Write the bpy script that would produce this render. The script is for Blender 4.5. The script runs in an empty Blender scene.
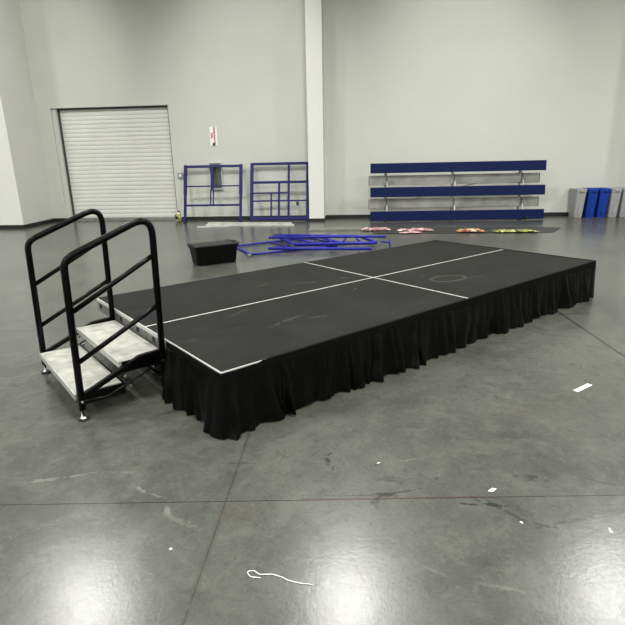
import bpy, bmesh, math, random
from mathutils import Vector, Matrix, noise

SC = bpy.context.scene
COL = SC.collection
PI = math.pi

# ------------------------------------------------------------------ camera
cd = bpy.data.cameras.new('camera')
cam = bpy.data.objects.new('camera', cd)
COL.objects.link(cam)
RGT = (0.9965376, 0.0807053, -0.0199856)
UP = (-0.0038417, 0.2848149, 0.9585748)
FWD = (-0.0830543, 0.9551791, -0.2841388)
cam.matrix_world = Matrix(((RGT[0], UP[0], -FWD[0], 0), (RGT[1], UP[1], -FWD[1], 0),
                           (RGT[2], UP[2], -FWD[2], 1.653), (0, 0, 0, 1)))
cd.sensor_width = 36
cd.lens = 36 * 510.6 / 625
cd.clip_end = 200
SC.camera = cam

# ------------------------------------------------------------------ world, exposure
w = bpy.data.worlds.new('world')
SC.world = w
w.use_nodes = True
w.node_tree.nodes['Background'].inputs[0].default_value = (0.5, 0.52, 0.5, 1)
w.node_tree.nodes['Background'].inputs[1].default_value = 0.2
SC.view_settings.view_transform = 'Standard'
SC.view_settings.look = 'None'
SC.view_settings.gamma = 1
SC.view_settings.use_curve_mapping = False
SC.view_settings.exposure = 0.0

LAMP_POWER = 355
LAMP_Z = 8.0
ADDED_SPOT_POWER = 560
LAMP_COLOR = (1.0, 0.99, 0.965)
LAMP_SPREAD = math.radians(157)
LAMPS = [(x, y + .095 * x) for y in (9.15, 2.3, -4.5, -11.2) for x in (-11.2, -5.9, -0.12, 5.75, 11.6)]


# ------------------------------------------------------------------ materials
def lin(c):
    return tuple(((v / 255) / 12.92 if v / 255 <= 0.04045 else ((v / 255 + 0.055) / 1.055) ** 2.4) for v in c)


def mat(name, rgb, rough=0.5, metal=0.0, var=0.08, scale=8.0, bump=0.0, bscale=60.0, coat=0.0, sheen=0.0, spec=0.5):
    m = bpy.data.materials.new(name)
    m.use_nodes = True
    nt = m.node_tree
    b = nt.nodes['Principled BSDF']
    b.inputs['Roughness'].default_value = rough
    b.inputs['Metallic'].default_value = metal
    b.inputs['Coat Weight'].default_value = coat
    b.inputs['Specular IOR Level'].default_value = spec
    if sheen:
        b.inputs['Sheen Weight'].default_value = sheen
        b.inputs['Sheen Roughness'].default_value = 0.4
    c = lin(rgb)
    tc = nt.nodes.new('ShaderNodeTexCoord')
    nz = nt.nodes.new('ShaderNodeTexNoise')
    nz.inputs['Scale'].default_value = scale
    nz.inputs['Detail'].default_value = 5
    nt.links.new(tc.outputs['Object'], nz.inputs['Vector'])
    cr = nt.nodes.new('ShaderNodeValToRGB')
    cr.color_ramp.elements[0].position = 0.3
    cr.color_ramp.elements[1].position = 0.7
    cr.color_ramp.elements[0].color = (*[v * (1 - var) for v in c], 1)
    cr.color_ramp.elements[1].color = (*[min(1, v * (1 + var)) for v in c], 1)
    nt.links.new(nz.outputs['Fac'], cr.inputs['Fac'])
    nt.links.new(cr.outputs['Color'], b.inputs['Base Color'])
    if bump:
        n2 = nt.nodes.new('ShaderNodeTexNoise')
        n2.inputs['Scale'].default_value = bscale
        nt.links.new(tc.outputs['Object'], n2.inputs['Vector'])
        bp = nt.nodes.new('ShaderNodeBump')
        bp.inputs['Strength'].default_value = bump
        bp.inputs['Distance'].default_value = 0.01
        nt.links.new(n2.outputs['Fac'], bp.inputs['Height'])
        nt.links.new(bp.outputs['Normal'], b.inputs['Normal'])
    return m


class NB:
    """tiny node builder for the floor and the deck"""
    def __init__(s, m):
        s.nt = m.node_tree
        tc = s.nt.nodes.new('ShaderNodeTexCoord')
        s.obj = tc.outputs['Object']
        sp = s.nt.nodes.new('ShaderNodeSeparateXYZ')
        s.nt.links.new(s.obj, sp.inputs[0])
        s.x, s.y, s.z = sp.outputs

    def math(s, op, a, b=None, c=None, clamp=False):
        n = s.nt.nodes.new('ShaderNodeMath')
        n.operation = op
        n.use_clamp = clamp
        for i, v in enumerate((a, b, c)):
            if v is None:
                continue
            if isinstance(v, (int, float)):
                n.inputs[i].default_value = v
            else:
                s.nt.links.new(v, n.inputs[i])
        return n.outputs[0]

    def noise(s, scale, detail=4, rough=0.55, dist=0.0, vec=None):
        n = s.nt.nodes.new('ShaderNodeTexNoise')
        n.inputs['Scale'].default_value = scale
        n.inputs['Detail'].default_value = detail
        n.inputs['Roughness'].default_value = rough
        n.inputs['Distortion'].default_value = dist
        s.nt.links.new(vec or s.obj, n.inputs['Vector'])
        return n.outputs['Fac']

    def mapping(s, rot=0, scale=(1, 1, 1), loc=(0, 0, 0)):
        n = s.nt.nodes.new('ShaderNodeMapping')
        n.inputs['Rotation'].default_value = (0, 0, rot)
        n.inputs['Scale'].default_value = scale
        n.inputs['Location'].default_value = loc
        s.nt.links.new(s.obj, n.inputs['Vector'])
        return n.outputs[0]

    def ramp(s, v, lo, hi, a=0.0, b=1.0):
        n = s.nt.nodes.new('ShaderNodeMapRange')
        n.interpolation_type = 'SMOOTHSTEP'
        for i, q in enumerate((v, lo, hi, a, b)):
            if isinstance(q, (int, float)):
                n.inputs[i].default_value = q
            else:
                s.nt.links.new(q, n.inputs[i])
        return n.outputs[0]

    def mix(s, fac, a, b):
        n = s.nt.nodes.new('ShaderNodeMix')
        n.data_type = 'RGBA'
        for k, v in ((0, fac), (6, a), (7, b)):
            if isinstance(v, (int, float)):
                n.inputs[k].default_value = v
            elif isinstance(v, tuple):
                n.inputs[k].default_value = (*v, 1)
            else:
                s.nt.links.new(v, n.inputs[k])
        return n.outputs[2]

    def ellipse(s, cx, cy, ang, rx, ry, soft=0.5, rag=0.35, nz=None):
        """1 inside, 0 outside, ragged edge"""
        ca, sa = math.cos(ang), math.sin(ang)
        dx = s.math('SUBTRACT', s.x, cx)
        dy = s.math('SUBTRACT', s.y, cy)
        u = s.math('MULTIPLY_ADD', dx, ca / rx, s.math('MULTIPLY', dy, sa / rx))
        v = s.math('MULTIPLY_ADD', dx, -sa / ry, s.math('MULTIPLY', dy, ca / ry))
        d = s.math('SQRT', s.math('MULTIPLY_ADD', u, u, s.math('MULTIPLY', v, v)))
        if nz is not None:
            d = s.math('ADD', d, s.math('MULTIPLY', s.math('SUBTRACT', nz, 0.5), rag * 4))
        return s.ramp(d, 1 - soft, 1.0, 1.0, 0.0)

    def line(s, x0, y0, x1, y1, width, finite=False):
        dx, dy = x1 - x0, y1 - y0
        L = math.hypot(dx, dy)
        nx, ny = -dy / L, dx / L
        c = -(nx * x0 + ny * y0)
        d = s.math('ABSOLUTE', s.math('ADD', s.math('MULTIPLY_ADD', s.x, nx, s.math('MULTIPLY', s.y, ny)), c))
        r = s.ramp(d, width * 0.5, width, 1.0, 0.0)
        if finite:
            tx, ty = dx / L, dy / L
            t = s.math('MULTIPLY_ADD', s.x, tx, s.math('MULTIPLY', s.y, ty))
            t = s.math('ADD', t, -(tx * (x0 + x1) / 2 + ty * (y0 + y1) / 2))
            r = s.math('MULTIPLY', r, s.ramp(s.math('ABSOLUTE', t), L / 2 * 0.8, L / 2, 1.0, 0.0))
        return r


FLOOR_VALUE = 0.66


def floor_material():
    m = bpy.data.materials.new('polished_concrete')
    m.use_nodes = True
    nt = m.node_tree
    B = nt.nodes['Principled BSDF']
    k = NB(m)
    big = k.noise(0.7, 5, 0.6, 0.4)
    mid = k.noise(4.5, 6, 0.65, 0.6)
    fine = k.noise(55, 4, 0.7)
    speck = k.noise(190, 2, 0.6)
    base = k.mix(k.ramp(big, 0.35, 0.65), lin((78, 81, 75)), lin((98, 100, 92)))
    base = k.mix(k.math('MULTIPLY', k.ramp(mid, 0.42, 0.68), 0.6), base, lin((106, 107, 98)))
    base = k.mix(k.math('MULTIPLY', k.ramp(k.noise(2.2, 5, 0.6, 1.2), 0.52, 0.74), 0.5), base, lin((69, 70, 65)))
    base = k.mix(k.math('MULTIPLY', k.ramp(fine, 0.50, 0.74), 0.5), base, lin((62, 63, 58)))
    base = k.mix(k.math('MULTIPLY', k.ramp(speck, 0.66, 0.76), 0.4), base, lin((122, 122, 113)))
    base = k.mix(k.math('MULTIPLY', k.ramp(speck, 0.27, 0.36, 1, 0), 0.35), base, lin((56, 57, 53)))
    # wandering hairline scratches
    sv = k.mapping(0.5, (1.2, 9, 1))
    scr = k.ramp(k.math('ABSOLUTE', k.math('SUBTRACT', k.noise(1.6, 5, 0.6, 1.5, sv), 0.5)), 0.0, 0.008, 1, 0)
    base = k.mix(k.math('MULTIPLY', scr, 0.22), base, lin((63, 63, 58)))
    # saw-cut joints
    nzl = k.noise(14, 4, 0.7)
    jn = [(-1.805, 2.084, 1.366, 2.335, 0.0042, 0.85), (-0.666, 2.772, -0.637, 1.452, 0.005, 0.5),
          (2.243, 5.574, 2.294, 4.263, 0.012, 0.95), (2.60, 5.58, 2.948, 5.622, 0.012, 0.8),
          (-3.877, 5.03, -2.864, 6.085, 0.012, 0.75), (-8, 9.1, 8, 9.45, 0.014, 0.6),
          (-8, 12.6, 8, 12.75, 0.018, 0.5), (-3.9, 5, -3.95, 9, 0.011, 0.45), (5.4, 5, 5.5, 12, 0.012, 0.3)]
    for x0, y0, x1, y1, wd, f in jn:
        base = k.mix(k.math('MULTIPLY', k.line(x0, y0, x1, y1, wd), f), base, lin((26, 24, 23)))
    base = k.mix(k.math('MULTIPLY', k.line(-0.666, 2.772, -0.637, 1.452, 0.022), 0.25), base, lin((74, 62, 54)))
    base = k.mix(k.math('MULTIPLY', k.line(-0.3, 2.206, 0.72, 2.287, 0.009, True), 0.55), base, lin((84, 48, 44)))
    # worn and stained patches
    DK, MD, LT, BR = lin((42, 42, 39)), lin((58, 58, 54)), lin((128, 128, 118)), lin((80, 73, 64))
    wob = k.noise(26, 5, 0.7, 0.8)
    st = [(-0.152, 2.576, 1.9, .055, .022, DK, .75), (-0.12, 2.50, 1.6, .04, .012, MD, .6),
          (0.157, 2.271, .1, .075, .024, DK, .8), (0.21, 2.29, 0.3, .18, .010, DK, .5),
          (0.10, 2.19, 2.2, .05, .014, MD, .6), (0.18, 2.419, .1, .075, .04, MD, .45),
          (0.69, 2.222, 3.0, .06, .014, DK, .85), (0.58, 2.219, -.05, .075, .008, DK, .9),
          (0.76, 2.15, 2.35, .13, .012, DK, .55), (0.86, 2.09, 2.9, .13, .016, MD, .6),
          (1.02, 2.12, .3, .16, .014, MD, .55), (0.939, 2.458, .5, .045, .030, DK, .6),
          (0.87, 2.47, .5, .02, .015, MD, .6), (1.02, 2.44, .9, .02, .02, MD, .5),
          (0.709, 2.65, 1.8, .045, .008, MD, .5), (0.44, 2.43, .2, .02, .015, MD, .5),
          (1.30, 2.44, -.4, .10, .008, DK, .5), (-0.66, 2.52, 0.1, .07, .012, MD, .5),
          (-1.697, 2.303, .3, .11, .018, LT, .7), (-1.52, 2.36, .4, .12, .012, LT, .6),
          (-1.285, 2.40, .0, .09, .012, LT, .5), (-1.13, 2.245, -.6, .055, .014, LT, .75),
          (-0.93, 2.09, -1.0, .055, .02, LT, .7), (-0.84, 2.02, -.4, .14, .022, LT, .4),
          (-1.02, 2.20, -.3, .05, .010, LT, .6), (0.34, 1.77, -.5, .06, .012, LT, .5),
          (0.60, 1.70, -.2, .12, .012, LT, .45), (0.45, 1.78, .4, .28, .09, MD, .3), (0.62, 2.25, -.9, .05, .007, DK, .7), (0.66, 2.26, -.9, .05, .006, DK, .6), (0.80, 2.20, -.75, .12, .03, MD, .4), (1.2, 2.19, .25, .2, .03, MD, .4), (-0.15, 2.63, 1.2, .03, .012, DK, .6), (.12, 2.24, 1.2, .05, .02, DK, .6), (.05, 2.26, .05, .22, .006, DK, .5), (-.3, 1.9, .8, .3, .12, MD, .25), (-1.4, 1.9, .3, .3, .12, MD, .3),
          (0.02, 1.75, 1.9, .10, .007, MD, .5), (-1.3, 3.1, .6, .10, .03, MD, .4),
          (0.31, 2.6, .3, .14, .01, LT, .35), (1.9, 3.0, .2, .5, .10, MD, .25),
          (1.2, 3.3, .6, .5, .14, BR, .2), (-4.9, 10.35, .1, .34, .03, LT, .6),
          (-4.33, 6.05, .3, .12, .03, LT, .6), (0.9, 2.9, .1, .4, .06, MD, .25),
          (-0.55, 2.1, .1, .14, .09, BR, .35), (0.36, 1.15, 0.2, .3, .2, MD, .2)]
    for cx, cy, an, rx, ry, c, f in st:
        e = k.ellipse(cx, cy, an, rx, ry, 0.55, 0.9, wob)
        base = k.mix(k.math('MULTIPLY', e, f), base, c)
    base = k.mix(k.math('MULTIPLY', k.ramp(k.noise(11, 6, 0.8, 0.9), 0.48, 0.70), 0.5), base, lin((60, 61, 56)))
    base = k.mix(k.math('MULTIPLY', k.ramp(k.noise(24, 5, 0.8, 0.5), 0.52, 0.72), 0.35), base, lin((118, 119, 109)))
    hs = nt.nodes.new('ShaderNodeHueSaturation')
    hs.inputs['Value'].default_value = FLOOR_VALUE
    nt.links.new(base, hs.inputs['Color'])
    base = hs.outputs[0]
    nt.links.new(base, B.inputs['Base Color'])
    r = k.math('MULTIPLY_ADD', mid, 0.07, 0.176)
    r = k.math('ADD', r, k.math('MULTIPLY', fine, 0.06))
    nt.links.new(r, B.inputs['Roughness'])
    B.inputs['Specular IOR Level'].default_value = 0.5
    bp = nt.nodes.new('ShaderNodeBump')
    bp.inputs['Strength'].default_value = 0.12
    bp.inputs['Distance'].default_value = 0.004
    nt.links.new(k.math('ADD', fine, k.math('MULTIPLY', k.noise(9, 4, 0.6), 1.5)), bp.inputs['Height'])
    nt.links.new(bp.outputs['Normal'], B.inputs['Normal'])
    return m


def deck_material():
    m = bpy.data.materials.new('charcoal_deck_surface')
    m.use_nodes = True
    nt = m.node_tree
    B = nt.nodes['Principled BSDF']
    k = NB(m)
    base = k.mix(k.ramp(k.noise(2.0, 5, 0.6, 0.8), 0.3, 0.7), lin((20, 21, 19)), lin((27, 28, 25)))
    base = k.mix(k.math('MULTIPLY', k.ramp(k.noise(30, 4, 0.7), 0.5, 0.8), 0.3), base, lin((46, 47, 44)))
    sv = k.mapping(0.35, (1.0, 5, 1))
    scuff = k.math('MULTIPLY', k.ramp(k.noise(1.9, 6, 0.65, 1.4, sv), 0.56, 0.72), k.ramp(k.noise(1.1, 3), 0.45, 0.65))
    base = k.mix(k.math('MULTIPLY', scuff, 0.28), base, lin((64, 64, 60)))
    wob = k.noise(20, 4, 0.7, 0.5)
    # a chalky ring and short chalk strokes
    d = k.ellipse(3.09, 0.64, -0.2, 0.24, 0.15, 0.12, 0.05, wob)
    d2 = k.ellipse(3.09, 0.64, -0.2, 0.20, 0.11, 0.12, 0.05, wob)
    ring = k.math('SUBTRACT', d, d2, clamp=True)
    base = k.mix(k.math('MULTIPLY', ring, 0.30), base, lin((84, 84, 79)))
    for cx, cy, an, rx, ry, f in [(1.85, 1.55, -.4, .20, .035, .4), (2.30, 1.42, -.7, .10, .03, .45), (1.45, 1.75, .3, .22, .03, .3),
                                  (0.95, .60, .2, .30, .03, .3), (1.2, .50, -.3, .16, .02, .35), (2.05, .98, .4, .07, .015, .5),
                                  (3.35, .50, -.2, .22, .02, .35), (3.0, .92, .5, .10, .02, .3), (0.75, 1.05, .4, .22, .02, .3)]:
        base = k.mix(k.math('MULTIPLY', k.ellipse(cx, cy, an, rx, ry, .7, .8, wob), f), base, lin((74, 74, 70)))
    nt.links.new(base, B.inputs['Base Color'])
    B.inputs['Roughness'].default_value = 0.68
    B.inputs['Specular IOR Level'].default_value = 0.12
    bp = nt.nodes.new('ShaderNodeBump')
    bp.inputs['Strength'].default_value = 0.15
    bp.inputs['Distance'].default_value = 0.003
    nt.links.new(k.noise(160, 3, 0.6), bp.inputs['Height'])
    nt.links.new(bp.outputs['Normal'], B.inputs['Normal'])
    return m


M_FLOOR = floor_material()
M_DECK = deck_material()
M_WALL = mat('grey_wall_paint', (198, 200, 191), 0.75, var=0.025, scale=0.8, bump=0.08, bscale=25)
M_WHITE = mat('white_wall_paint', (218, 219, 212), 0.7, var=0.015, scale=1.0, bump=0.05)
M_CEIL = mat('ceiling_paint', (222, 222, 216), 0.9, var=0.03)
M_BASE = mat('black_rubber_baseboard', (26, 27, 27), 0.45, var=0.15)
M_DOOR = mat('door_slat_paint', (212, 213, 205), 0.45, var=0.04, scale=1.5)
M_GUIDE = mat('door_guide_steel', (70, 70, 68), 0.5, metal=0.3)
M_JAMB = mat('door_jamb_paint', (186, 188, 177), 0.7, var=0.03)
M_BLACK = mat('black_powder_coat', (3, 3, 3), 0.30, var=0.15, scale=20, bump=0.05, bscale=250, spec=0.12)
M_ZINC = mat('zinc_plated_steel', (190, 190, 186), 0.25, metal=1.0, var=0.1)
M_RUB = mat('black_rubber', (22, 22, 22), 0.7)
M_ALU = mat('brushed_aluminium', (188, 189, 184), 0.42, metal=0.6, var=0.10, scale=6, bump=0.05)
M_TREAD = mat('weathered_grey_tread', (146, 146, 137), 0.6, var=0.28, scale=9, bump=0.15, bscale=80)
M_TRIM = mat('bright_deck_edge', (190, 191, 186), 0.45, metal=0.1, var=0.05)
M_TRIMD = mat('dull_deck_edge', (84, 85, 81), 0.5, metal=0.3, var=0.15)
M_FASC = mat('mill_aluminium', (118, 119, 115), 0.5, metal=0.5, var=0.2, scale=14)
M_SLOT = mat('slot_black', (12, 12, 12), 0.8)
M_CLOTH = mat('black_pleated_satin', (1, 1, 1), 0.38, var=0.15, scale=5, spec=0.13)
M_BAND = mat('black_band_webbing', (4, 4, 4), 0.8, var=0.1, spec=0.1)
M_TOTE = mat('black_tote_plastic', (3, 3, 3), 0.42, var=0.1, bump=0.08, bscale=120, spec=0.15)
M_TOTEL = mat('black_tote_lid', (24, 25, 24), 0.45, var=0.15, bump=0.08, bscale=120, spec=0.3)
M_NAVYF = mat('navy_frame_paint', (13, 14, 88), 0.4, var=0.12, scale=12, spec=0.2)
M_BLUEF = mat('royal_blue_frame_paint', (22, 28, 132), 0.38, var=0.15, scale=12, spec=0.3)
M_NAVY = mat('navy_bleacher_coating', (7, 22, 66), 0.35, var=0.08, scale=4, spec=0.15)
M_BALU = mat('worn_bleacher_aluminium', (164, 164, 158), 0.38, metal=0.35, var=0.3, scale=2.2, bump=0.05)
M_SHINY = mat('bright_bare_aluminium', (214, 214, 208), 0.3, metal=0.5, var=0.2, scale=5)
M_GLASSY = mat('dull_green_aluminium', (134, 138, 128), 0.35, metal=0.4, var=0.25, scale=4)
M_STEEL = mat('galvanised_steel', (150, 152, 148), 0.45, metal=0.7, var=0.15)
M_BINB = mat('blue_bin_plastic', (18, 54, 142), 0.45, var=0.08, bump=0.05, spec=0.25)
M_BING = mat('grey_bin_plastic', (150, 151, 150), 0.5, var=0.07, bump=0.05)
M_BIND = mat('dark_grey_bin_plastic', (128, 129, 128), 0.5, var=0.07, bump=0.05)
M_TARP = mat('charcoal_vinyl', (40, 41, 40), 0.55, var=0.18, scale=3, bump=0.2, bscale=8)
M_PAPER = mat('white_paper', (236, 236, 230), 0.7, var=0.03)
M_RED = mat('red_sign_ink', (178, 38, 52), 0.6)
M_SIGN = mat('white_sign_plate', (240, 238, 234), 0.5, var=0.02)
M_DGREY = mat('dark_grey_metal', (62, 63, 62), 0.4, metal=0.4)
M_LAV = mat('pale_lavender_cabinet_paint', (196, 194, 204), 0.45)
M_OUTL = mat('grey_outlet_box', (150, 152, 156), 0.5)


def patch_mat(name, cols, scale):
    """several printed colours in cells"""
    m = bpy.data.materials.new(name)
    m.use_nodes = True
    nt = m.node_tree
    B = nt.nodes['Principled BSDF']
    B.inputs['Roughness'].default_value = 0.5
    tc = nt.nodes.new('ShaderNodeTexCoord')
    v = nt.nodes.new('ShaderNodeTexVoronoi')
    v.inputs['Scale'].default_value = scale
    nt.links.new(tc.outputs['Object'], v.inputs['Vector'])
    sp = nt.nodes.new('ShaderNodeSeparateColor')
    nt.links.new(v.outputs['Color'], sp.inputs[0])
    cr = nt.nodes.new('ShaderNodeValToRGB')
    cr.color_ramp.interpolation = 'CONSTANT'
    el = cr.color_ramp.elements
    while len(el) < len(cols):
        el.new(0.5)
    for i, c in enumerate(cols):
        el[i].position = i / len(cols)
        el[i].color = (*lin(c), 1)
    nt.links.new(sp.outputs[0], cr.inputs['Fac'])
    nt.links.new(cr.outputs['Color'], B.inputs['Base Color'])
    return m


# ------------------------------------------------------------------ mesh helpers
def box(bm, x0, x1, y0, y1, z0, z1, bev=0.0, mtx=None):
    ps = [(x, y, z) for x in (x0, x1) for y in (y0, y1) for z in (z0, z1)]
    vs = [bm.verts.new(Vector(p)) for p in ps]
    fs = [bm.faces.new([vs[i] for i in f]) for f in ((0, 1, 3, 2), (4, 6, 7, 5), (0, 4, 5, 1), (2, 3, 7, 6), (0, 2, 6, 4), (1, 5, 7, 3))]
    if bev:
        es = list({e for f in fs for e in f.edges})
        r = bmesh.ops.bevel(bm, geom=es, offset=bev, segments=2, affect='EDGES', profile=0.5)
        vs = list({v for v in vs if v.is_valid} | set(r['verts']))
    if mtx is not None:
        for v in vs:
            v.co = mtx @ v.co
    return vs


def fillet(pts, r, n=6):
    pts = [Vector(p) for p in pts]
    out = [pts[0]]
    for a, b, c in zip(pts, pts[1:], pts[2:]):
        d1, d2 = (a - b).normalized(), (c - b).normalized()
        ang = d1.angle(d2)
        t = min(r / math.tan(ang / 2), (a - b).length * .48, (c - b).length * .48)
        p1, p2 = b + d1 * t, b + d2 * t
        for i in range(n + 1):
            u = i / n
            out.append(p1 * (1 - u) ** 2 + b * 2 * u * (1 - u) + p2 * u * u)
    out.append(pts[-1])
    return out


def tube(bm, pts, r, seg=10, cap=True, square=False):
    pts = [Vector(p) for p in pts]
    if square:
        seg = 4
    rings = []
    prev = None
    for i, p in enumerate(pts):
        if i == 0:
            t = pts[1] - p
        elif i == len(pts) - 1:
            t = p - pts[i - 1]
        else:
            t = (pts[i + 1] - p).normalized() + (p - pts[i - 1]).normalized()
        t.normalize()
        if prev is None:
            u = t.cross(Vector((0, 0, 1)))
            if u.length < 0.05:
                u = t.cross(Vector((0, 1, 0)))
            u.normalize()
        else:
            u = (prev - t * prev.dot(t)).normalized()
        prev = u
        v = t.cross(u)
        sc = 1.0
        if 0 < i < len(pts) - 1:
            h = (pts[i + 1] - p).normalized().angle((p - pts[i - 1]).normalized()) / 2
            sc = 1 / max(0.5, math.cos(h)) if seg == 4 else 1.0
        off = PI / 4 if square else 0
        rr = r * (1.414 if square else 1) * sc
        rings.append([bm.verts.new(p + (u * math.cos(off + 2 * PI * k / seg) + v * math.sin(off + 2 * PI * k / seg)) * rr) for k in range(seg)])
    for a, b in zip(rings, rings[1:]):
        for k in range(seg):
            f = bm.faces.new((a[k], a[(k + 1) % seg], b[(k + 1) % seg], b[k]))
            f.smooth = not square
    if cap:
        bm.faces.new(rings[0][::-1])
        bm.faces.new(rings[-1])


def lathe(bm, cx, cy, prof, seg=20):
    rings = []
    for r, z in prof:
        rings.append([bm.verts.new((cx + r * math.cos(2 * PI * k / seg), cy + r * math.sin(2 * PI * k / seg), z)) for k in range(seg)])
    for a, b in zip(rings, rings[1:]):
        for k in range(seg):
            bm.faces.new((a[k], a[(k + 1) % seg], b[(k + 1) % seg], b[k])).smooth = True
    bm.faces.new(rings[0][::-1])
    bm.faces.new(rings[-1])


def BM():
    return bmesh.new()


def obj(name, bm, m, parent=None, loc=None, rotz=0.0, recalc=True):
    if recalc:
        bmesh.ops.recalc_face_normals(bm, faces=bm.faces)
    me = bpy.data.meshes.new(name)
    bm.to_mesh(me)
    bm.free()
    me.materials.append(m)
    o = bpy.data.objects.new(name, me)
    COL.objects.link(o)
    if parent is not None:
        o.parent = parent
    if loc is not None:
        o.location = loc
        o.rotation_euler = (0, 0, rotz)
    return o


def thing(name, label, cat, loc=(0, 0, 0), rot=(0, 0, 0), group=None):
    o = bpy.data.objects.new(name, None)
    o.empty_display_size = 0.1
    COL.objects.link(o)
    o.location = loc
    o.rotation_euler = rot
    return tag(o, label, cat, group)


def tag(o, label, cat, group=None):
    o['label'] = label
    o['category'] = cat
    if group:
        o['group'] = group
    return o


def struct(name, bm, m, parent=None):
    o = obj(name, bm, m, parent)
    if parent is None:
        o['kind'] = 'structure'
    return o


def dup(root, loc, rot, label, group=None):
    r = root.copy()
    COL.objects.link(r)
    r.location = loc
    r.rotation_euler = rot
    r['label'] = label
    if group:
        r['group'] = group
    for ch in list(root.children):
        c = ch.copy()
        COL.objects.link(c)
        c.parent = r
        for g in list(ch.children):
            d = g.copy()
            COL.objects.link(d)
            d.parent = c
    return r


# ================================================================== the hall
YW = 15.4
XL, XR, YF, HC = -16.0, 15.0, -15.0, 9.0
b = BM(); box(b, XL - .3, XR + .3, YF - .3, YW + .6, -0.3, 0); struct('floor', b, M_FLOOR)
b = BM(); box(b, XL - .3, XR + .3, YF - .3, YW + .6, HC, HC + .3); struct('ceiling', b, M_CEIL)
DX0, DX1, DZ = -8.95, -5.40, 3.29
b = BM()
box(b, -9.45, DX0, YW, YW + .36, 0, HC)
box(b, DX1, XR + .3, YW, YW + .36, 0, HC)
box(b, DX0, DX1, YW, YW + .36, DZ, HC)
box(b, DX0 - .3, DX1 + .3, YW + .40, YW + .55, 0, DZ + .3)
box(b, DX0, DX0 + .14, YW + .06, YW + .2, 0, DZ)
struct('wall_back', b, M_WALL)
# projecting bay at the left: white face toward the hall, grey return
b = BM()
box(b, -9.53, -9.251, 13.705, YW + .35, 0, HC)
vs = [v for v in b.verts if v.co.x > -9.3 and v.co.y > 15]
for v in vs:
    v.co.x = -9.40
struct('wall_left', b, M_WHITE)
b = BM()
box(b, XL, -9.25, 13.69, 13.705, 0, HC)
box(b, XL - .3, XL, YF, 13.705, 0, HC)
struct('wall_left', b, M_WHITE)
b = BM(); box(b, XR, XR + .3, YF, YW, 0, HC); struct('wall_right', b, M_WALL)
b = BM(); box(b, XL, XR, YF - .3, YF, 0, HC); struct('wall_front', b, M_WALL)

# columns
b = BM(); box(b, -1.31, -0.885, 14.68, YW, 0, HC, 0.008); struct('trim_1', b, M_WHITE)
b = BM(); box(b, 7.58, 8.00, 14.70, YW, 0, HC, 0.008); struct('trim_2', b, M_WHITE)

# black baseboards
b = BM()
box(b, -9.39, DX0 + .0, YW - .014, YW, 0, .105)
box(b, DX1, -1.32, YW - .014, YW, 0, .105)
box(b, -0.875, 7.57, YW - .014, YW, 0, .105)
struct('baseboard_back', b, M_BASE)
b = BM()
box(b, XL, -9.24, 13.674, 13.69, 0, .105)
box(b, -9.25, -9.236, 13.69, YW - .02, 0, .105)
for v in b.verts:
    if v.co.y > 15:
        v.co.x -= .119
struct('baseboard_left', b, M_BASE)
b = BM(); box(b, -1.322, -0.873, 14.668, 15.38, 0, .085); struct('baseboard_column', b, M_BASE)

# roller door
droot = bpy.data.objects.new('door_1', None)
COL.objects.link(droot)
droot.location = ((DX0 + DX1) / 2 + .07, YW + .17, 0)
droot['kind'] = 'structure'
hw = (DX1 - DX0) / 2 - .07
b = BM()
zz, pitch = 0.09, 0.119
prof = []
while zz < DZ + .05:
    for t, d in ((0, 0), (.06, .008), (.2, .012), (.5, .015), (.8, .012), (.93, .008), (.96, -.004)):
        prof.append((-d, zz + t * pitch))
    zz += pitch
L_ = [b.verts.new((-hw + .05, p[0], p[1])) for p in prof]
R_ = [b.verts.new((hw - .05, p[0], p[1])) for p in prof]
for i in range(len(prof) - 1):
    b.faces.new((L_[i], R_[i], R_[i + 1], L_[i + 1]))
obj('curtain', b, M_DOOR, droot)
b = BM(); box(b, -hw + .05, hw - .05, -.05, .02, 0.0, .09, .004); obj('bottom_bar', b, M_STEEL, droot)
for s in (-1, 1):
    b = BM(); box(b, s * hw - (.0 if s < 0 else .06), s * hw + (.06 if s < 0 else .0), -.045, -.018, 0, DZ, .004)
    obj('guide_rail', b, M_GUIDE, droot)
b = BM(); box(b, -hw + .001, hw - .001, -.06, -.03, DZ - .05, DZ - .001, .004); obj('header_seal', b, M_GUIDE, droot)

# ceiling lamps (real fixtures; they light the hall and glint on the polished floor)
lamp0 = None
for i, (lx, ly) in enumerate(LAMPS):
    if lamp0 is None:
        b = BM()
        lathe(b, 0, 0, [(.41, .0), (.42, .02), (.41, .07), (.16, .11), (.09, .2), (.02, .22)], 24)
        M_HB = mat('lamp_housing', (60, 60, 60), 0.5)
        lamp0 = obj('high_bay_lamp', b, M_HB)
        lo = lamp0
    else:
        lo = lamp0.copy()
        COL.objects.link(lo)
    lo.location = (lx, ly, LAMP_Z)
    tag(lo, 'round high bay ceiling lamp hanging in the regular rows of the hall', 'ceiling lamp', 'high bay lamps above the hall')
    bc = BM(); tube(bc, [(0, 0, .21), (0, 0, HC - LAMP_Z)], .012, 6); obj('hanging_cable', bc, M_RUB, lo)
    ld = bpy.data.lights.new('lamp_light', 'AREA')
    ld.shape = 'DISK'
    ld.size = 0.8
    ld.energy = LAMP_POWER
    ld.color = LAMP_COLOR
    ld.spread = LAMP_SPREAD
    ll = bpy.data.objects.new('lamp_light', ld)
    COL.objects.link(ll)
    ll.parent = lo
    ll.location = (0, 0, -.012)

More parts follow.
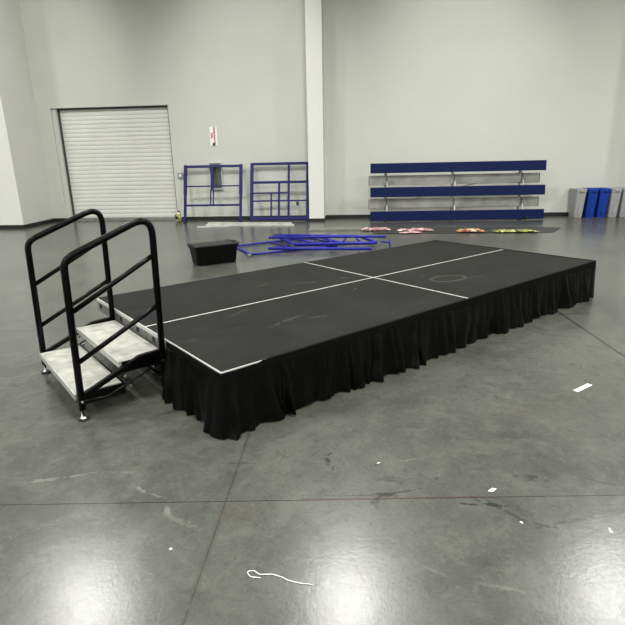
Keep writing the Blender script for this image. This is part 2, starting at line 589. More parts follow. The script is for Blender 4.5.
# added unseen spotlights, put in for wall light pools and a brighter left corner
for sx, tx_, lbl in ((-6.6, -9.1, 'added out-of-view spotlight brightening the wall corner left of the roller door'), (-2.9, -2.9, 'added out-of-view spotlight for the light pool left of the white column'), (2.8, 2.8, 'added out-of-view spotlight for the light pool above the bleacher')):
    b = BM(); lathe(b, 0, 0, [(.07, 0), (.08, .01), (.08, .18), (.05, .22), (.01, .23)], 18)
    sp = obj('added_wall_spot', b, M_HB, None, (sx, 10.6, 8.2))
    dr_ = Vector((tx_, YW, 4.5)) - Vector((sx, 10.6, 8.2))
    sp.rotation_euler = dr_.to_track_quat('-Z', 'Y').to_euler()
    tag(sp, lbl, 'spotlight')
    b = BM(); box(b, -.012, .012, -.012, .012, .22, .80); obj('bracket', b, M_HB, sp)
    ld = bpy.data.lights.new('added_spot_light', 'SPOT')
    ld.energy = ADDED_SPOT_POWER
    ld.color = LAMP_COLOR
    ld.spot_size = math.radians(58)
    ld.spot_blend = 1.0
    ld.shadow_soft_size = .25
    ll = bpy.data.objects.new('added_spot_light', ld)
    COL.objects.link(ll)
    ll.parent = sp
    ll.location = (0, 0, -.05)

# ================================================================== stage
SA = math.radians(43.55)
SL, SW, SH = 5.10, 2.438, 0.43
stage = thing('portable_stage', 'low black portable stage of four decks with white seams, centre of the hall', 'stage', (-0.812, 2.813, 0), (0, 0, SA))
PX, PY = SL / 2, SW / 2
for i in range(2):
    for j in range(2):
        x0, y0 = i * PX, j * PY
        e = .0075
        # deck_panel meshes keep stage coordinates so the surface texture runs on
        b = BM(); box(b, x0 + e, x0 + PX - e, y0 + e, y0 + PY - e, SH - .028, SH, 0)
        dk = obj('deck_panel', b, M_DECK, stage)
        b = BM()
        z0, z1 = SH - .03, SH + .0015
        box(b, x0 + .001, x0 + PX - .001, y0 + .001, y0 + e, z0, z1)
        if j == 0:
            box(b, x0 + .001, x0 + PX - .001, y0 + PY - e, y0 + PY - .001, z0, z1)
        box(b, x0 + .001, x0 + e, y0 + e, y0 + PY - e, z0, z1)
        if i == 0:
            box(b, x0 + PX - e, x0 + PX - .001, y0 + e, y0 + PY - e, z0, z1)
        ed = obj('edge_trim', b, M_TRIM, dk)
        b = BM()
        if j == 1:
            box(b, x0 + .001, x0 + PX - .001, y0 + PY - e, y0 + PY - .001, z0, z1)
        if i == 1:
            box(b, x0 + PX - e, x0 + PX - .001, y0 + e, y0 + PY - e, z0, z1)
        if len(b.verts):
            ed = obj('dull_edge_trim', b, M_TRIMD, dk)
            ed['label'] = 'dull grey outer edge trim'
        # aluminium side frame under the deck
        b = BM()
        zf0, zf1 = SH - .125, SH - .032
        box(b, x0 + .004, x0 + .03, y0 + .004, y0 + PY - .004, zf0, zf1, .003)
        box(b, x0 + PX - .03, x0 + PX - .004, y0 + .004, y0 + PY - .004, zf0, zf1, .003)
        box(b, x0 + .03, x0 + PX - .03, y0 + .004, y0 + .03, zf0, zf1, .003)
        box(b, x0 + .03, x0 + PX - .03, y0 + PY - .03, y0 + PY - .004, zf0, zf1, .003)
        fr = obj('side_frame', b, M_FASC, dk)
        fr['label'] = 'aluminium side frame with square slots'
        if i == 0:
            for yy in ((.15, .48, 1.05) if j == 0 else (.167, .55, 1.11)):
                b = BM(); box(b, x0 - .002, x0 + .01, y0 + yy - .024, y0 + yy + .024, SH - .082, SH - .044, .002)
                obj('latch_slot', b, M_SLOT, dk)
        for lx in (.09, PX - .09):
            for ly in (.09, PY - .09):
                b = BM(); box(b, x0 + lx - .024, x0 + lx + .024, y0 + ly - .024, y0 + ly + .024, .012, zf0, .004)
                box(b, x0 + lx - .035, x0 + lx + .035, y0 + ly - .035, y0 + ly + .035, 0.001, .013, .003)
                lg = obj('leg', b, M_FASC, stage)
        b = BM()
        tube(b, [(x0 + .09, y0 + .13, .06), (x0 + .09, y0 + PY - .13, zf0 - .01)], .012, 6)
        obj('brace', b, M_FASC, stage)

# ------------------------------------------------------------------ skirt
random.seed(4)
skirt = thing('stage_skirt', 'black pleated fabric skirt hanging around the stage edge down to the floor', 'stage skirt', (-0.812, 2.813, 0), (0, 0, SA))
path = [(-.0, .72), (0, 0), (SL, 0), (SL, SW)]


def along(s):
    """point and outward normal at arc length s, rounded at corners"""
    R = .02
    segs = [((0, .78), (0, 0)), ((0, 0), (SL, 0)), ((SL, 0), (SL, SW))]
    ds = s
    for k, (a, c) in enumerate(segs):
        L = math.hypot(c[0] - a[0], c[1] - a[1])
        if ds <= L or k == 2:
            t = min(ds, L)
            tx, ty = (c[0] - a[0]) / L, (c[1] - a[1]) / L
            nx, ny = ty, -tx
            # blend normals near corners
            q = 0.07
            if k < 2 and L - t < q:
                a2, c2 = segs[k + 1]
                L2 = math.hypot(c2[0] - a2[0], c2[1] - a2[1])
                n2 = ((c2[1] - a2[1]) / L2, -(c2[0] - a2[0]) / L2)
                f = .5 * (1 - (L - t) / q)
                nx, ny = nx * (1 - f) + n2[0] * f, ny * (1 - f) + n2[1] * f
            if k > 0 and t < q:
                a2, c2 = segs[k - 1]
                L2 = math.hypot(c2[0] - a2[0], c2[1] - a2[1])
                n2 = ((c2[1] - a2[1]) / L2, -(c2[0] - a2[0]) / L2)
                f = .5 * (1 - t / q)
                nx, ny = nx * (1 - f) + n2[0] * f, ny * (1 - f) + n2[1] * f
            return a[0] + tx * t, a[1] + ty * t, nx, ny, tx, ty
        ds -= L


# outward is away from the deck
def outn(s):
    x, y, nx, ny, tx, ty = along(s)
    cx, cy = SL / 2, SW / 2
    if k_sign(x, y, nx, ny):
        nx, ny = -nx, -ny
    return x, y, nx, ny, tx, ty


def k_sign(x, y, nx, ny):
    return (x - SL / 2) * nx / SL + (y - SW / 2) * ny / SW < 0


TOT = .78 + SL + SW
# irregular folds: each fold has a centre, width, depth
folds = []
s = 0.0
while s < TOT + .1:
    wdt = random.choice((.045, .06, .08, .11, .14)) * random.uniform(.85, 1.15)
    folds.append((s + wdt / 2, wdt, random.uniform(.15, 1.0), random.uniform(-.07, .07)))
    s += wdt * random.uniform(.7, 1.25)


def fold_off(s, t):
    """t 0 at the top .. 1 at the hem"""
    v = 0
    for c, wd, dp, dr in folds:
        c2 = c + dr * t
        if abs(s - c2) < wd * .75:
            u = (s - c2) / (wd * .75)
            v = max(v, dp * (math.cos(u * PI) * .5 + .5))
    slow = noise.noise(Vector((s * 3.1, 1.3, 0))) * .5 + noise.noise(Vector((s * 1.3, 7.7, t))) * .6
    gath = .5 + .5 * math.sin(s * 2 * PI / .023 + 2 * noise.noise(Vector((s * 9, 0, 0))))
    return .006 + v * (.014 + .072 * t ** .9) + gath * .007 * (1 - t) ** 2 + max(-.25, slow) * .06 * t ** 1.3 + .010 * t


rows = [0, .04, .09, .15, .22, .3, .4, .5, .6, .7, .8, .9, .96, 1.0]
step = .0075
n = int(TOT / step)
b = BM()
grid = []
for i in range(n + 1):
    s = i * step
    x, y, nx, ny, tx, ty = outn(s)
    # corner at A flares like a cone
    corner = max(0, 1 - abs(s - .78) / .2)
    hem = .004 + .02 * abs(noise.noise(Vector((s * 6, 3, 3)))) + .03 * max(0, noise.noise(Vector((s * 2.3, 9, 1))))
    col = []
    for t in rows:
        d = fold_off(s, t) + corner * .035 * t
        sw = .045 * t * noise.noise(Vector((s * 8, t * 2, 5)))
        zt = SH - .048
        z = zt + (hem - zt) * t
        col.append(b.verts.new((x + nx * (d + .006) + tx * sw, y + ny * (d + .006) + ty * sw, z)))
    grid.append(col)
for i in range(n):
    for j in range(len(rows) - 1):
        b.faces.new((grid[i][j], grid[i + 1][j], grid[i + 1][j + 1], grid[i][j + 1])).smooth = True
pl = obj('pleated_cloth', b, M_CLOTH, skirt)
b = BM()
bands = []
for i in range(int(TOT / .03) + 1):
    s = min(i * .03, TOT)
    x, y, nx, ny, tx, ty = outn(s)
    up = SH + (-.004 if s < .78 + .30 else .0062) + .003 * noise.noise(Vector((s * 2, 0, 0)))
    wv = .002 * noise.noise(Vector((s * 12, 0, 0)))
    inn = -.012 if s > .78 + .33 else .004
    bands.append([b.verts.new((x + nx * q, y + ny * q, z)) for q, z in ((.004, SH - .052), (.013 + wv, SH - .052), (.012 + wv, up), (inn, up), (inn, up - .003), (.004, up - .004))])
for a, c in zip(bands, bands[1:]):
    for q in range(6):
        b.faces.new((a[q], c[q], c[(q + 1) % 6], a[(q + 1) % 6]))
b.faces.new(bands[0]); b.faces.new(bands[-1][::-1])
obj('header_band', b, M_BAND, skirt)

# ================================================================== stairs (stage coordinates)
T1, T2 = .185, .338
XF, XB = -.622, -.036
Y0, Y1 = .828, 1.905
LEAN = .028
stairs = thing('stage_stairs', 'black tube-railed steps with two grey treads, set against the stage end', 'steps', (-0.812, 2.813, 0), (0, 0, SA))


def slope_z(x, z_front, z_back):
    return z_front + (z_back - z_front) * (x - XF) / (XB - XF)


for y in (Y0, Y1):
    b = BM()
    pts = fillet([(XF, y, .075), (XF + LEAN, y, 1.095), (XB + LEAN * 1.2, y, 1.33), (XB, y, .075)], .10, 7)
    tube(b, pts, .0235, 12)
    hr = obj('handrail', b, M_BLACK, stairs)
    for zf, zb in ((.755, 1.05), (.410, .69)):
        b = BM(); tube(b, [(XF + .015 + LEAN * zf, y, zf), (XB - .015 + LEAN * zb, y, zb)], .017, 10); obj('guard_bar', b, M_BLACK, hr)
    sd = -1 if y == Y0 else 1
    # bent stringer: level at each end, sloping between
    yi = y - sd * .0
    b = BM()
    tube(b, fillet([(XF, yi + sd * .002, T1 - .02), (XF + .05, yi + sd * .002, T1 - .0), (XB - .16, yi + sd * .002, T2 + .005), (XB, yi + sd * .002, T2 + .012)], .06, 5), .016, 4, square=True)
    obj('stringer', b, M_BLACK, stairs)
    b = BM()
    tube(b, fillet([(XF, y + sd * .026, T1 - .04), (XF + .17, y + sd * .026, T1 - .055), (XB, y + sd * .026, T2 - .055)], .06, 5), .0065, 8)
    obj('lower_rod', b, M_BLACK, stairs)
    # side plates that carry the treads
    for xa, xb, zt in ((XF + .02, XF + .30, T1), (XF + .30, XB - .01, T2)):
        b = BM(); box(b, xa, xb, y - sd * .012 - .003, y - sd * .012 + .003, zt - .085, zt - .004, .001)
        obj('side_plate', b, M_BLACK, stairs)
    for xx, zz_ in ((XF, T1 - .045), (XF + .30, T1 + .055), (XF + .33, T1 - .025), (XB, T2 - .055), (XB - .08, T2 - .09)):
        b = BM()
        tube(b, [(xx, y + sd * .018, zz_), (xx, y + sd * .034, zz_)], .009, 8)
        obj('bolt', b, M_ZINC, stairs)
    for xx in (XF, XB):
        b = BM(); lathe(b, xx, y, [(.028, .011), (.026, .018), (.018, .024), (.013, .030), (.009, .026), (.009, .085)], 16)
        ft = obj('levelling_foot', b, M_ZINC, stairs)
        b = BM(); lathe(b, xx, y, [(.033, .0005), (.038, .004), (.037, .013), (.03, .0145)], 16)
        obj('rubber_pad', b, M_RUB, ft)
for xa, xb, zt in ((XF - .025, XF + .285, T1), (XF + .285, XB + .018, T2)):
    b = BM()
    ym0, ym1 = Y0 + .024, Y1 - .024
    if zt == T2:
        box(b, xa, xb, ym0, ym1, zt - .038, zt, .004)
    else:
        box(b, xa, xb, ym0, ym1, zt - .038, zt, .004)
    tr = obj('tread', b, M_TREAD, stairs)
    b = BM(); box(b, xa - .006, xa + .004, ym0, ym1, zt - .045, zt + .001, .002)
    nb = obj('nosing', b, M_ALU, tr)
b = BM(); tube(b, [(XF + .30, Y0, .16), (XF + .30, Y1, .16)], .013, 8); obj('cross_bar', b, M_BLACK, stairs)
b = BM(); tube(b, [(XB, Y0, .14), (XB, Y1, .14)], .013, 8); obj('cross_bar', b, M_BLACK, stairs)

# ================================================================== black tote
tote = thing('storage_tote', 'black lidded plastic storage tote on the floor behind the stage', 'storage box', (-2.43, 8.57, 0), (0, 0, math.radians(36)))


def rrect(hx, hy, r, n=5):
    out = []
    for cx, cy, a0 in ((hx - r, hy - r, 0), (-hx + r, hy - r, 90), (-hx + r, -hy + r, 180), (hx - r, -hy + r, 270)):
        for k in range(n + 1):
            a = math.radians(a0 + 90 * k / n)
            out.append((cx + r * math.cos(a), cy + r * math.sin(a)))
    return out


def loft(bm, levels, cap0=True, cap1=True):
    rings = [[bm.verts.new((x, y, z)) for x, y in pts] for pts, z in levels]
    for a, c in zip(rings, rings[1:]):
        m_ = len(a)
        for k in range(m_):
            bm.faces.new((a[k], a[(k + 1) % m_], c[(k + 1) % m_], c[k]))
    if cap0: bm.faces.new(rings[0][::-1])
    if cap1: bm.faces.new(rings[-1])


b = BM()
loft(b, [(rrect(.335, .165, .05), 0.001), (rrect(.345, .172, .055), .015), (rrect(.375, .20, .05), .29), (rrect(.395, .22, .05), .292), (rrect(.395, .22, .05), .325)])
for sx in (-1, 1):
    for k in (-.09, 0.09):
        box(b, sx * .335 - .02, sx * .335 + .02, k - .015, k + .015, .03, .28, .008)
for kx in (-.23, -.08, .08, .23):
    for sy in (-1, 1):
        box(b, kx - .02, kx + .02, sy * .172 - .018, sy * .172 + .018, .03, .28, .008)
obj('tote_body', b, M_TOTE, tote)
b = BM()
loft(b, [(rrect(.40, .227, .05), .318), (rrect(.408, .234, .05), .329), (rrect(.40, .227, .05), .345), (rrect(.365, .195, .045), .347), (rrect(.345, .175, .045), .330)])
for s in (-1, 1):
    box(b, s * .385 - .03, s * .385 + .03, -.07, .07, .325, .356, .008)
obj('lid', b, M_TOTEL, tote)

# ================================================================== leaning blue frames
TILT = math.radians(17.5)


def fr_root(name, label, x0, y0, rotz=0):
    return thing(name, label, 'steel frame', (x0, y0, 0.03), (-TILT, 0, rotz), None)


t = fr_root('leaning_frame', 'navy steel frame with middle post leaning on wall beneath the red sign, beside roller door', -4.97, 14.74)
for x in (0, 1.65):
    b = BM(); tube(b, [(x, 0, .78), (x, 0, 1.65)], .042, square=True); p = obj('post', b, M_NAVYF, t)
    b = BM(); tube(b, [(x, 0, 0.0), (x, 0, .80)], .034, square=True); obj('post_leg', b, M_NAVYF, p)
    b = BM(); box(b, x - .055, x + .055, -.05, .05, -.012, .0, .002); obj('foot_plate', b, M_NAVYF, p)
for z, r in ((1.61, .030), (1.03, .017), (.47, .025)):
    b = BM(); tube(b, [(.03, 0, z), (1.62, 0, z)], r, square=True); obj('cross_bar', b, M_NAVYF, t)
b = BM(); tube(b, [(.80, 0, .92), (.80, 0, 1.58)], .038, square=True); obj('middle_post', b, M_NAVYF, t)
for x in (.76, .84):
    b = BM(); tube(b, [(x, 0, .49), (x, 0, .92)], .016, square=True); obj('middle_rod', b, M_NAVYF, t)

t = fr_root('leaning_frame', 'navy steel frame of many crossing bars leaning on wall beside the white column', -3.00, 14.76)
for x in (0, 1.63):
    b = BM(); tube(b, [(x, 0, 0.0), (x, 0, 1.67)], .042, square=True); obj('post', b, M_NAVYF, t)
for x0, x1, z, r in ((.03, 1.60, 1.65, .030), (.03, 1.60, 1.11, .030), (.03, 1.10, .80, .018), (.03, 1.60, .57, .018), (.03, 1.60, .06, .040)):
    b = BM(); tube(b, [(x0, 0, z), (x1, 0, z)], r, square=True); obj('cross_bar', b, M_NAVYF, t)
for x, z1, r in ((1.08, 1.65, .029), (.80, 1.11, .029), (.57, .80, .021)):
    b = BM(); tube(b, [(x, 0.0, .05), (x, 0.0, z1)], r, square=True); obj('upright', b, M_NAVYF, t)

# ================================================================== pile of blue frames on the floor
def flat_frame(label, corners, r, bars, mt, dz=0.0, extra=()):
    """corners: four world points; bars: (edge fraction pairs) from side 0-1 to side 3-2"""
    c = [Vector(p) for p in corners]
    o = c[0].copy(); o.z = 0
    t = thing('trestle_frame', label, 'steel frame', o, (0, 0, 0), 'blue frames heaped on the floor')
    c = [p - o for p in c]
    b = BM(); tube(b, fillet([c[0], c[1], c[2], c[3]], .05, 4), r, 8)
    obj('frame_tube', b, mt, t)
    b = BM(); tube(b, [c[3], c[0]], r, 8); obj('end_tube', b, mt, t)
    for f0, f1 in bars:
        b = BM(); tube(b, [c[0].lerp(c[1], f0), c[3].lerp(c[2], f1)], r * .75, 8); obj('brace', b, mt, t)
    return t


flat_frame('thin blue frame lying flat, reaching left behind the black tote', [(-2.45, 10.2, .024), (-1.0, 11.35, .024), (-.35, 10.15, .024), (-1.93, 9.22, .024)], .020, [(.45, .5), (.7, .4)], M_BLUEF)
flat_frame('royal blue frame with slanted braces, lowest of the heap behind the stage', [(-1.66, 11.1, .068), (.10, 11.2, .068), (.42, 10.15, .068), (-1.15, 9.95, .068)], .022, [(.25, .05), (.3, .55), (.85, .55)], M_BLUEF)
flat_frame('royal blue frame with diagonal brace, topmost of the heap behind the stage', [(-1.76, 11.0, .124), (.08, 10.75, .124), (.42, 9.85, .124), (-1.14, 9.72, .124)], .030, [(.45, .6), (.05, .3), (.62, .45), (.95, .8)], M_BLUEF)
b = BM(); tube(b, fillet([(0, 0, 0), (1.95, -.05, .015), (2.35, 0, .0)], .05, 3), .024, 8)
o = obj('loose_tube', b, M_BLUEF, None, (-1.75, 10.25, .182)); tag(o, 'long blue tube lying lengthwise over the heap of frames', 'steel tube')
b = BM()
tube(b, [(0, 0, 0), (0, 0, .19)], .014, 6)
tube(b, [(-.17, 0.10, .13), (0, 0, .125)], .016, 6)
o = obj('upright_bracket', b, M_BLUEF, None, (.66, 9.85, 0.001)); tag(o, 'small blue end bracket standing right of the frame heap', 'bracket')
b = BM(); tube(b, [(-1.0, 0, 0), (.95, -.12, .0)], .028, 8)
o = obj('loose_tube', b, M_BLUEF, None, (-.65, 9.56, .076)); tag(o, 'blue tube on the floor nearest the stage, in front of the heap', 'steel tube')
b = BM(); box(b, -.04, .04, -.03, .03, 0, .05, .008)
o = obj('end_cap', b, M_ZINC, None, (-1.93, 9.12, .001)); tag(o, 'pale metal cap on the floor by the corner of the thin blue frame', 'metal cap')

# ================================================================== aluminium lengths on the floor
def rail(label, x0, y0, x1, y1, wd, h, mt, z=0.001, name='aluminium_rail'):
    b = BM()
    L = math.hypot(x1 - x0, y1 - y0)
    box(b, 0, L, -wd / 2, wd / 2, 0, h * .35, .002)
    box(b, 0, L, -wd / 2, -wd / 2 + .012, h * .35, h, .002)
    box(b, 0, L, wd / 2 - .012, wd / 2, h * .35, h, .002)
    o = obj(name, b, mt, None, (x0, y0, z), math.atan2(y1 - y0, x1 - x0))
    return tag(o, label, 'metal rail')


rail('long bright metal rail lying in front of both leaning blue frames, nearest the wall', -4.15, 14.28, -1.75, 14.02, .10, .05, M_SHINY)
rail('bright metal rail lying in front of the leaning frames, farther from the wall', -4.10, 13.90, -1.65, 13.76, .08, .04, M_SHINY)
rail('thin metal rail lying left of the two bright rails, pointing to the roller door', -4.25, 13.55, -3.4, 13.70, .06, .03, M_SHINY)
rail('dull aluminium plank lying in front of the white column', -1.16, 12.90, .14, 12.90, .50, .04, M_GLASSY, name='aluminium_plank')
b = BM(); box(b, -.20, .20, -.10, .10, 0, .012, .003)
o = obj('white_board', b, M_PAPER, None, (-.62, 11.75, .001), .1); tag(o, 'white board lying flat between the metal plank and the blue frame heap', 'board')

# ================================================================== bleacher (tipped on edge against the wall)
bl = thing('bleacher', 'tipped three-row bleacher with navy seats and bare metal footboards against the wall', 'bleacher', (.42, 14.36, .012), (math.radians(-8), 0, math.radians(1.6)))
BW = 4.67


def plank(name, x0, x1, y, z0, z1, m, parent):
    b = BM()
    box(b, x0, x1, y, y + .045, z0, z1, .008)
    for q in (.25, .5, .75):
        zc = z0 + (z1 - z0) * q
        box(b, x0 + .002, x1 - .002, y - .0025, y + .01, zc - .003, zc + .003)
    return obj(name, b, m, parent)


for z0 in (.015, .66, 1.30):
    p = plank('seat_plank', 0, BW, 0, z0, z0 + .262, M_NAVY, bl)
    for x in (-.004, BW + .004):
        b = BM(); box(b, x - .006, x + .006, -.003, .05, z0 - .002, z0 + .264, .002); obj('end_cap', b, M_NAVY, p)
for z0 in (.375, 1.01):
    p = plank('foot_plank', -.03, BW - .05, .30, z0, z0 + .262, M_BALU, bl)
    for x in (-.034, BW - .046):
        b = BM(); box(b, x - .007, x + .007, .295, .352, z0 - .002, z0 + .264, .002); obj('end_cap', b, M_DGREY, p)
for x in (.42, 2.28, 4.12):
    b = BM()
    tube(b, [(x, .40, 0.03), (x, .40, 1.50)], .026, square=True)
    for z in (.16, .79, 1.42):
        tube(b, [(x, .05, z), (x, .40, z)], .022, square=True)
    for z in (.5, 1.14):
        tube(b, [(x, .345, z), (x, .40, z)], .03, square=True)
    tube(b, [(x + .04, .06, .10), (x + .04, .40, .80)], .016, square=True)
    tube(b, [(x + .04, .06, .73), (x + .04, .40, 1.42)], .016, square=True)
    tube(b, [(x, .02, .028), (x, .45, .028)], .025, square=True)
    obj('support_frame', b, M_STEEL, bl)
for x in (.42, 4.22):
    b = BM(); tube(b, [(x - .05, -.05, .042), (x - .01, -.05, .042)], .04, 14)
    obj('wheel', b, M_RUB, bl)
b = BM(); tube(b, [(.42, .42, .45), (4.12, .42, 1.30)], .014, square=True); obj('cross_brace', b, M_STEEL, bl)

# ================================================================== dark sheet with crumpled prints
b = BM()
random.seed(9)
nx_, ny_ = 44, 10
grid = []
for i in range(nx_ + 1):
    cl = []
    for j in range(ny_ + 1):
        u, v = i / nx_, j / ny_
        x = 0 + u * 4.05 + (1 - v) * (-.18) * 0
        yb = -.42 - .06 * u
        yt = .62 - .10 * u
        if u > .85: yt -= (u - .85) * 1.2
        x += (v - .5) * .5
        z = .004 + .010 * abs(noise.noise(Vector((u * 14, v * 4, 0)))) + .006 * abs(noise.noise(Vector((u * 40, v * 9, 2))))
        cl.append(b.verts.new((x, yb + (yt - yb) * v, z)))
    grid.append(cl)
for i in range(nx_):
    for j in range(ny_):
        b.faces.new((grid[i][j], grid[i + 1][j], grid[i + 1][j + 1], grid[i][j + 1])).smooth = True
o = obj('vinyl_sheet', b, M_TARP, None, (.62, 12.42, .001)); tag(o, 'long charcoal vinyl sheet spread on the floor in front of the bleacher', 'sheet')


def crumple(name, label, cat, cx, cy, lx, ly, h, m, seed, rz=0, z=.02, group=None):
    b = BM()
    g = []
    NX, NY = 26, 9
    for i in range(NX + 1):
        cl = []
        for j in range(NY + 1):
            u, v = i / NX * 2 - 1, j / NY * 2 - 1
            k = Vector((u * 3 + seed, v * 2, seed))
            e = 1 + .18 * noise.noise(Vector((u * 3, seed, v * 3)))
            zz = h * (1 - max(abs(u) ** 3, abs(v) ** 3) * .8) * (.35 + .8 * abs(noise.noise(k * 1.7))) + .003
            cl.append(b.verts.new((u * lx / 2 * e, v * ly / 2 * e, zz)))
        g.append(cl)
    for i in range(NX):
        for j in range(NY):
            b.faces.new((g[i][j], g[i + 1][j], g[i + 1][j + 1], g[i][j + 1]))
    o = obj(name, b, m, None, (cx, cy, z), rz)
    return tag(o, label, cat, group)


MP = patch_mat('pink_print', [(196, 160, 156), (150, 96, 104), (214, 198, 192), (120, 96, 96)], 9)
MO = patch_mat('orange_print', [(170, 112, 58), (196, 186, 152), (150, 72, 48), (206, 166, 92), (90, 52, 44)], 14)
MG = patch_mat('yellow_green_print', [(138, 138, 66), (50, 60, 40), (180, 178, 122), (50, 52, 44), (120, 134, 62)], 15)
crumple('printed_banner', 'pink printed banner crumpled at the sheet end behind the blue frame heap', 'banner', .50, 12.62, .70, .35, .06, MP, 1.0)
crumple('printed_banner', 'folded pink and white banner in front of the bleacher, second from the left', 'banner', 1.42, 12.38, .85, .22, .07, MP, 2.0, .03)
crumple('printed_banner', 'small pale pink banner strip at the front edge of the dark sheet', 'banner', 1.27, 11.98, .50, .16, .04, MP, 3.3)
crumple('printed_banner', 'orange and red printed banner crumpled in front of the bleacher middle', 'banner', 2.66, 12.12, .62, .26, .10, MO, 4.1)
crumple('printed_banner', 'yellow and green printed banner folded flat near the right bleacher end', 'banner', 3.62, 12.06, .95, .28, .07, MG, 5.2)

# ================================================================== bins
def make_bin(label, m):
    t = thing('recycling_bin', label, 'bin', (0, 0, 0), (0, 0, 0), None)
    b = BM()
    loft(b, [(rrect(.105, .20, .03), .001), (rrect(.11, .205, .03), .02), (rrect(.135, .262, .03), .68), (rrect(.142, .27, .03), .69), (rrect(.142, .27, .03), .745),
             (rrect(.128, .255, .03), .745), (rrect(.122, .25, .03), .70)], cap1=True)
    for s in (-1, 1):
        box(b, -.03, .03, s * .235 - .008, s * .235 + .008, .10, .55, .004)
    body = obj('bin_body', b, m, t)
    b = BM()
    ring0, ring1 = rrect(.143, .278, .035), rrect(.118, .245, .03)
    loft(b, [(ring0, .735), (rrect(.145, .28, .035), .752), (ring0, .775), (rrect(.135, .262, .03), .782), (ring1, .765), (ring1, .73)], cap0=False, cap1=False)
    rm = obj('rim', b, m, t)
    for s in (-1, 1):
        b = BM(); box(b, -.045, .045, s * .275 - .02, s * .275 + .02, .70, .735, .006); obj('handle', b, m, t)
    return t


for cx, m, lb in ((6.185, M_BING, 'grey slim bin with open rim, leftmost of the row by the wall'),
                  (6.50, M_BINB, 'blue slim bin next to the left grey bin'),
                  (6.80, M_BINB, 'blue slim bin touching the right pair of grey bins'),
                  (7.10, M_BING, 'grey slim bin directly right of the blue bins'),
                  (7.405, M_BING, 'grey slim bin cut by the right photo edge, last of the row')):
    t = make_bin(lb, m)
    t['group'] = 'slim bins along the wall'
    t.location = (cx - .035, 15.08, 0)
    t.scale = (.95, 1, 1)

# ================================================================== wall fittings
def at_wall(name, label, cat, x, z):
    return thing(name, label, cat, (x, YW, z), (0, 0, 0))


t = at_wall('wall_sign', 'narrow upright white sign with red lettering high on the wall', 'sign', -4.115, 2.14)
b = BM(); box(b, -.105, .105, -.012, -.001, 0, .52, .002); obj('sign_plate', b, M_SIGN, t)
# worn vertical words, one character over the other
WORDS = (('FIRE', -.045, .030), ('EXTINGUISHER', .030, .030))
for word, xx, sz in WORDS:
    cu = bpy.data.curves.new('lettering', 'FONT')
    cu.body = word
    cu.size = .085 if word == 'FIRE' else .068
    cu.extrude = .0006
    cu.offset = .0035
    cu.align_x = 'CENTER'
    cu.align_y = 'CENTER'
    tmp = bpy.data.objects.new('lettering', cu)
    COL.objects.link(tmp)
    dg = bpy.context.evaluated_depsgraph_get()
    me = bpy.data.meshes.new_from_object(tmp.evaluated_get(dg))
    COL.objects.unlink(tmp)
    bpy.data.objects.remove(tmp)
    me.materials.clear()
    me.materials.append(M_RED)
    lo = bpy.data.objects.new('lettering', me)
    COL.objects.link(lo)
    lo.parent = t
    lo.rotation_euler = (PI / 2, -PI / 2 if False else 0, 0)
    lo.matrix_local = Matrix.Translation((xx, -.0135, .285)) @ Matrix.Rotation(-PI / 2, 4, 'Y') @ Matrix.Rotation(PI / 2, 4, 'X')
b = BM(); tube(b, [(0, -.030, .045), (0, -.008, .045)], .040, 20); obj('round_knob', b, M_DGREY, t)

t = at_wall('fire_extinguisher_cabinet', 'white-edged wall cabinet with dark glass front behind the left leaning frame', 'cabinet', -4.115, .90)
b = BM()
box(b, -.19, .19, -.075, -.001, 0, .03, .003); box(b, -.19, .19, -.075, -.001, .75, .78, .003)
box(b, -.19, -.165, -.075, -.001, .03, .75, .003); box(b, .165, .19, -.075, -.001, .03, .75, .003)
box(b, -.165, .165, -.02, -.001, .03, .75)
obj('cabinet_body', b, M_LAV, t)
b = BM()
box(b, -.165, .165, -.070, -.055, .03, .75, .003)
gl = mat('dark_cabinet_glass', (92, 96, 86), 0.15, var=0.1)
dr = obj('cabinet_door', b, gl, t)
b = BM(); box(b, .12, .14, -.088, -.070, .35, .43, .004); obj('door_pull', b, M_DGREY, dr)

t = at_wall('outlet_box', 'small grey surface box with a pale switch beside the roller door', 'outlet', -5.20, 1.24)
b = BM(); box(b, -.085, .085, -.05, -.001, 0, .16, .006); obj('box_body', b, M_OUTL, t)
b = BM(); box(b, -.03, .03, -.056, -.05, .05, .12, .003); obj('switch_plate', b, M_SIGN, t)
b = BM(); box(b, -.035, .035, -.012, -.001, 0, .11, .003)
o = obj('wall_outlet', b, M_DGREY, None, (-1.72, YW, .40)); tag(o, 'small dark outlet low on the wall behind the right leaning frame', 'outlet')

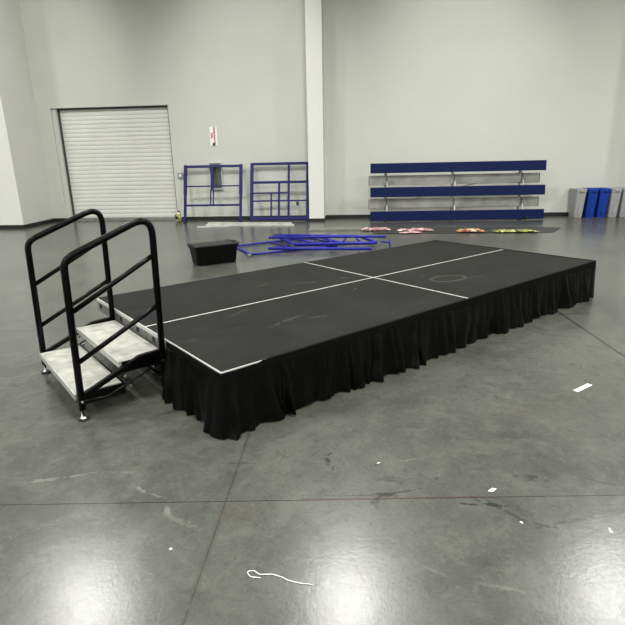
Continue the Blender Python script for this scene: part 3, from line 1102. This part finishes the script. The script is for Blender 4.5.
# crumpled bag at the foot of the first frame
MB_ = patch_mat('bag_print', [(196, 196, 128), (170, 168, 110), (38, 38, 36), (224, 222, 190)], 12)
b = BM()
bmesh.ops.create_icosphere(b, subdivisions=4, radius=1)
for v in b.verts:
    k = 1 + .35 * noise.noise(v.co * 1.8)
    v.co = Vector((v.co.x * .11 * k, v.co.y * .09 * k, max(-.0, (v.co.z + 1) * .17 * k * .8)))
bag = thing('work_bag', 'crumpled yellowish bag with black top on floor by roller door', 'bag', (-5.22, 14.92, .002))
obj('bag_body', b, MB_, bag)
b = BM(); tube(b, fillet([(-.03, 0, .22), (-.02, 0, .31), (.06, 0, .31), (.07, 0, .22)], .03, 4), .016, 8); obj('strap', b, M_RUB, bag)

# ================================================================== litter on the floor
def strip(name, label, cat, pts, m, h=.0015):
    b = BM()
    lo = [b.verts.new((x, y, .0006)) for x, y in pts]
    hi = [b.verts.new((x, y, h + .0006)) for x, y in pts]
    n_ = len(pts)
    b.faces.new(lo[::-1]); b.faces.new(hi)
    for i in range(n_):
        b.faces.new((lo[i], lo[(i + 1) % n_], hi[(i + 1) % n_], hi[i]))
    return tag(obj(name, b, m), label, cat)


strip('tape_strip', 'short white tape strip on open floor right of the stage', 'tape', [(1.600, 3.575), (1.622, 3.548), (1.775, 3.672), (1.752, 3.698)], M_PAPER)
strip('paper_scrap', 'small white square scrap just above the dark floor joint', 'paper scrap', [(.688, 2.330), (.712, 2.326), (.736, 2.352), (.714, 2.356)], M_PAPER)
strip('paper_scrap', 'tiny white scrap near the right photo edge, below the joint', 'paper scrap', [(1.164, 2.05), (1.175, 2.05), (1.176, 2.078), (1.171, 2.08)], M_PAPER)
strip('paper_scrap', 'tiny white fleck on the floor below the dark scratches', 'paper scrap', [(.778, 2.100), (.788, 2.090), (.793, 2.094), (.784, 2.104)], M_PAPER)
strip('paper_scrap', 'thin white fleck right of the dark boot-shaped stain on the floor', 'paper scrap', [(.128, 2.553), (.146, 2.562), (.145, 2.566), (.127, 2.557)], M_PAPER)
strip('paper_scrap', 'tiny white fleck between the joint and left lamp glint', 'paper scrap', [(-.826, 1.83), (-.815, 1.826), (-.812, 1.835), (-.822, 1.838)], M_PAPER)
P = [(-.385, 1.690), (-.430, 1.693), (-.452, 1.722), (-.420, 1.727), (-.395, 1.708), (-.34, 1.712), (-.30, 1.700), (-.27, 1.684), (-.22, 1.672), (-.165, 1.668)]
b = BM(); tube(b, fillet([(x, y, .003) for x, y in P], .02, 3), .0015, 6)
o = obj('white_string', b, M_PAPER); tag(o, 'thin white string with a looped end lying on the near floor', 'string')
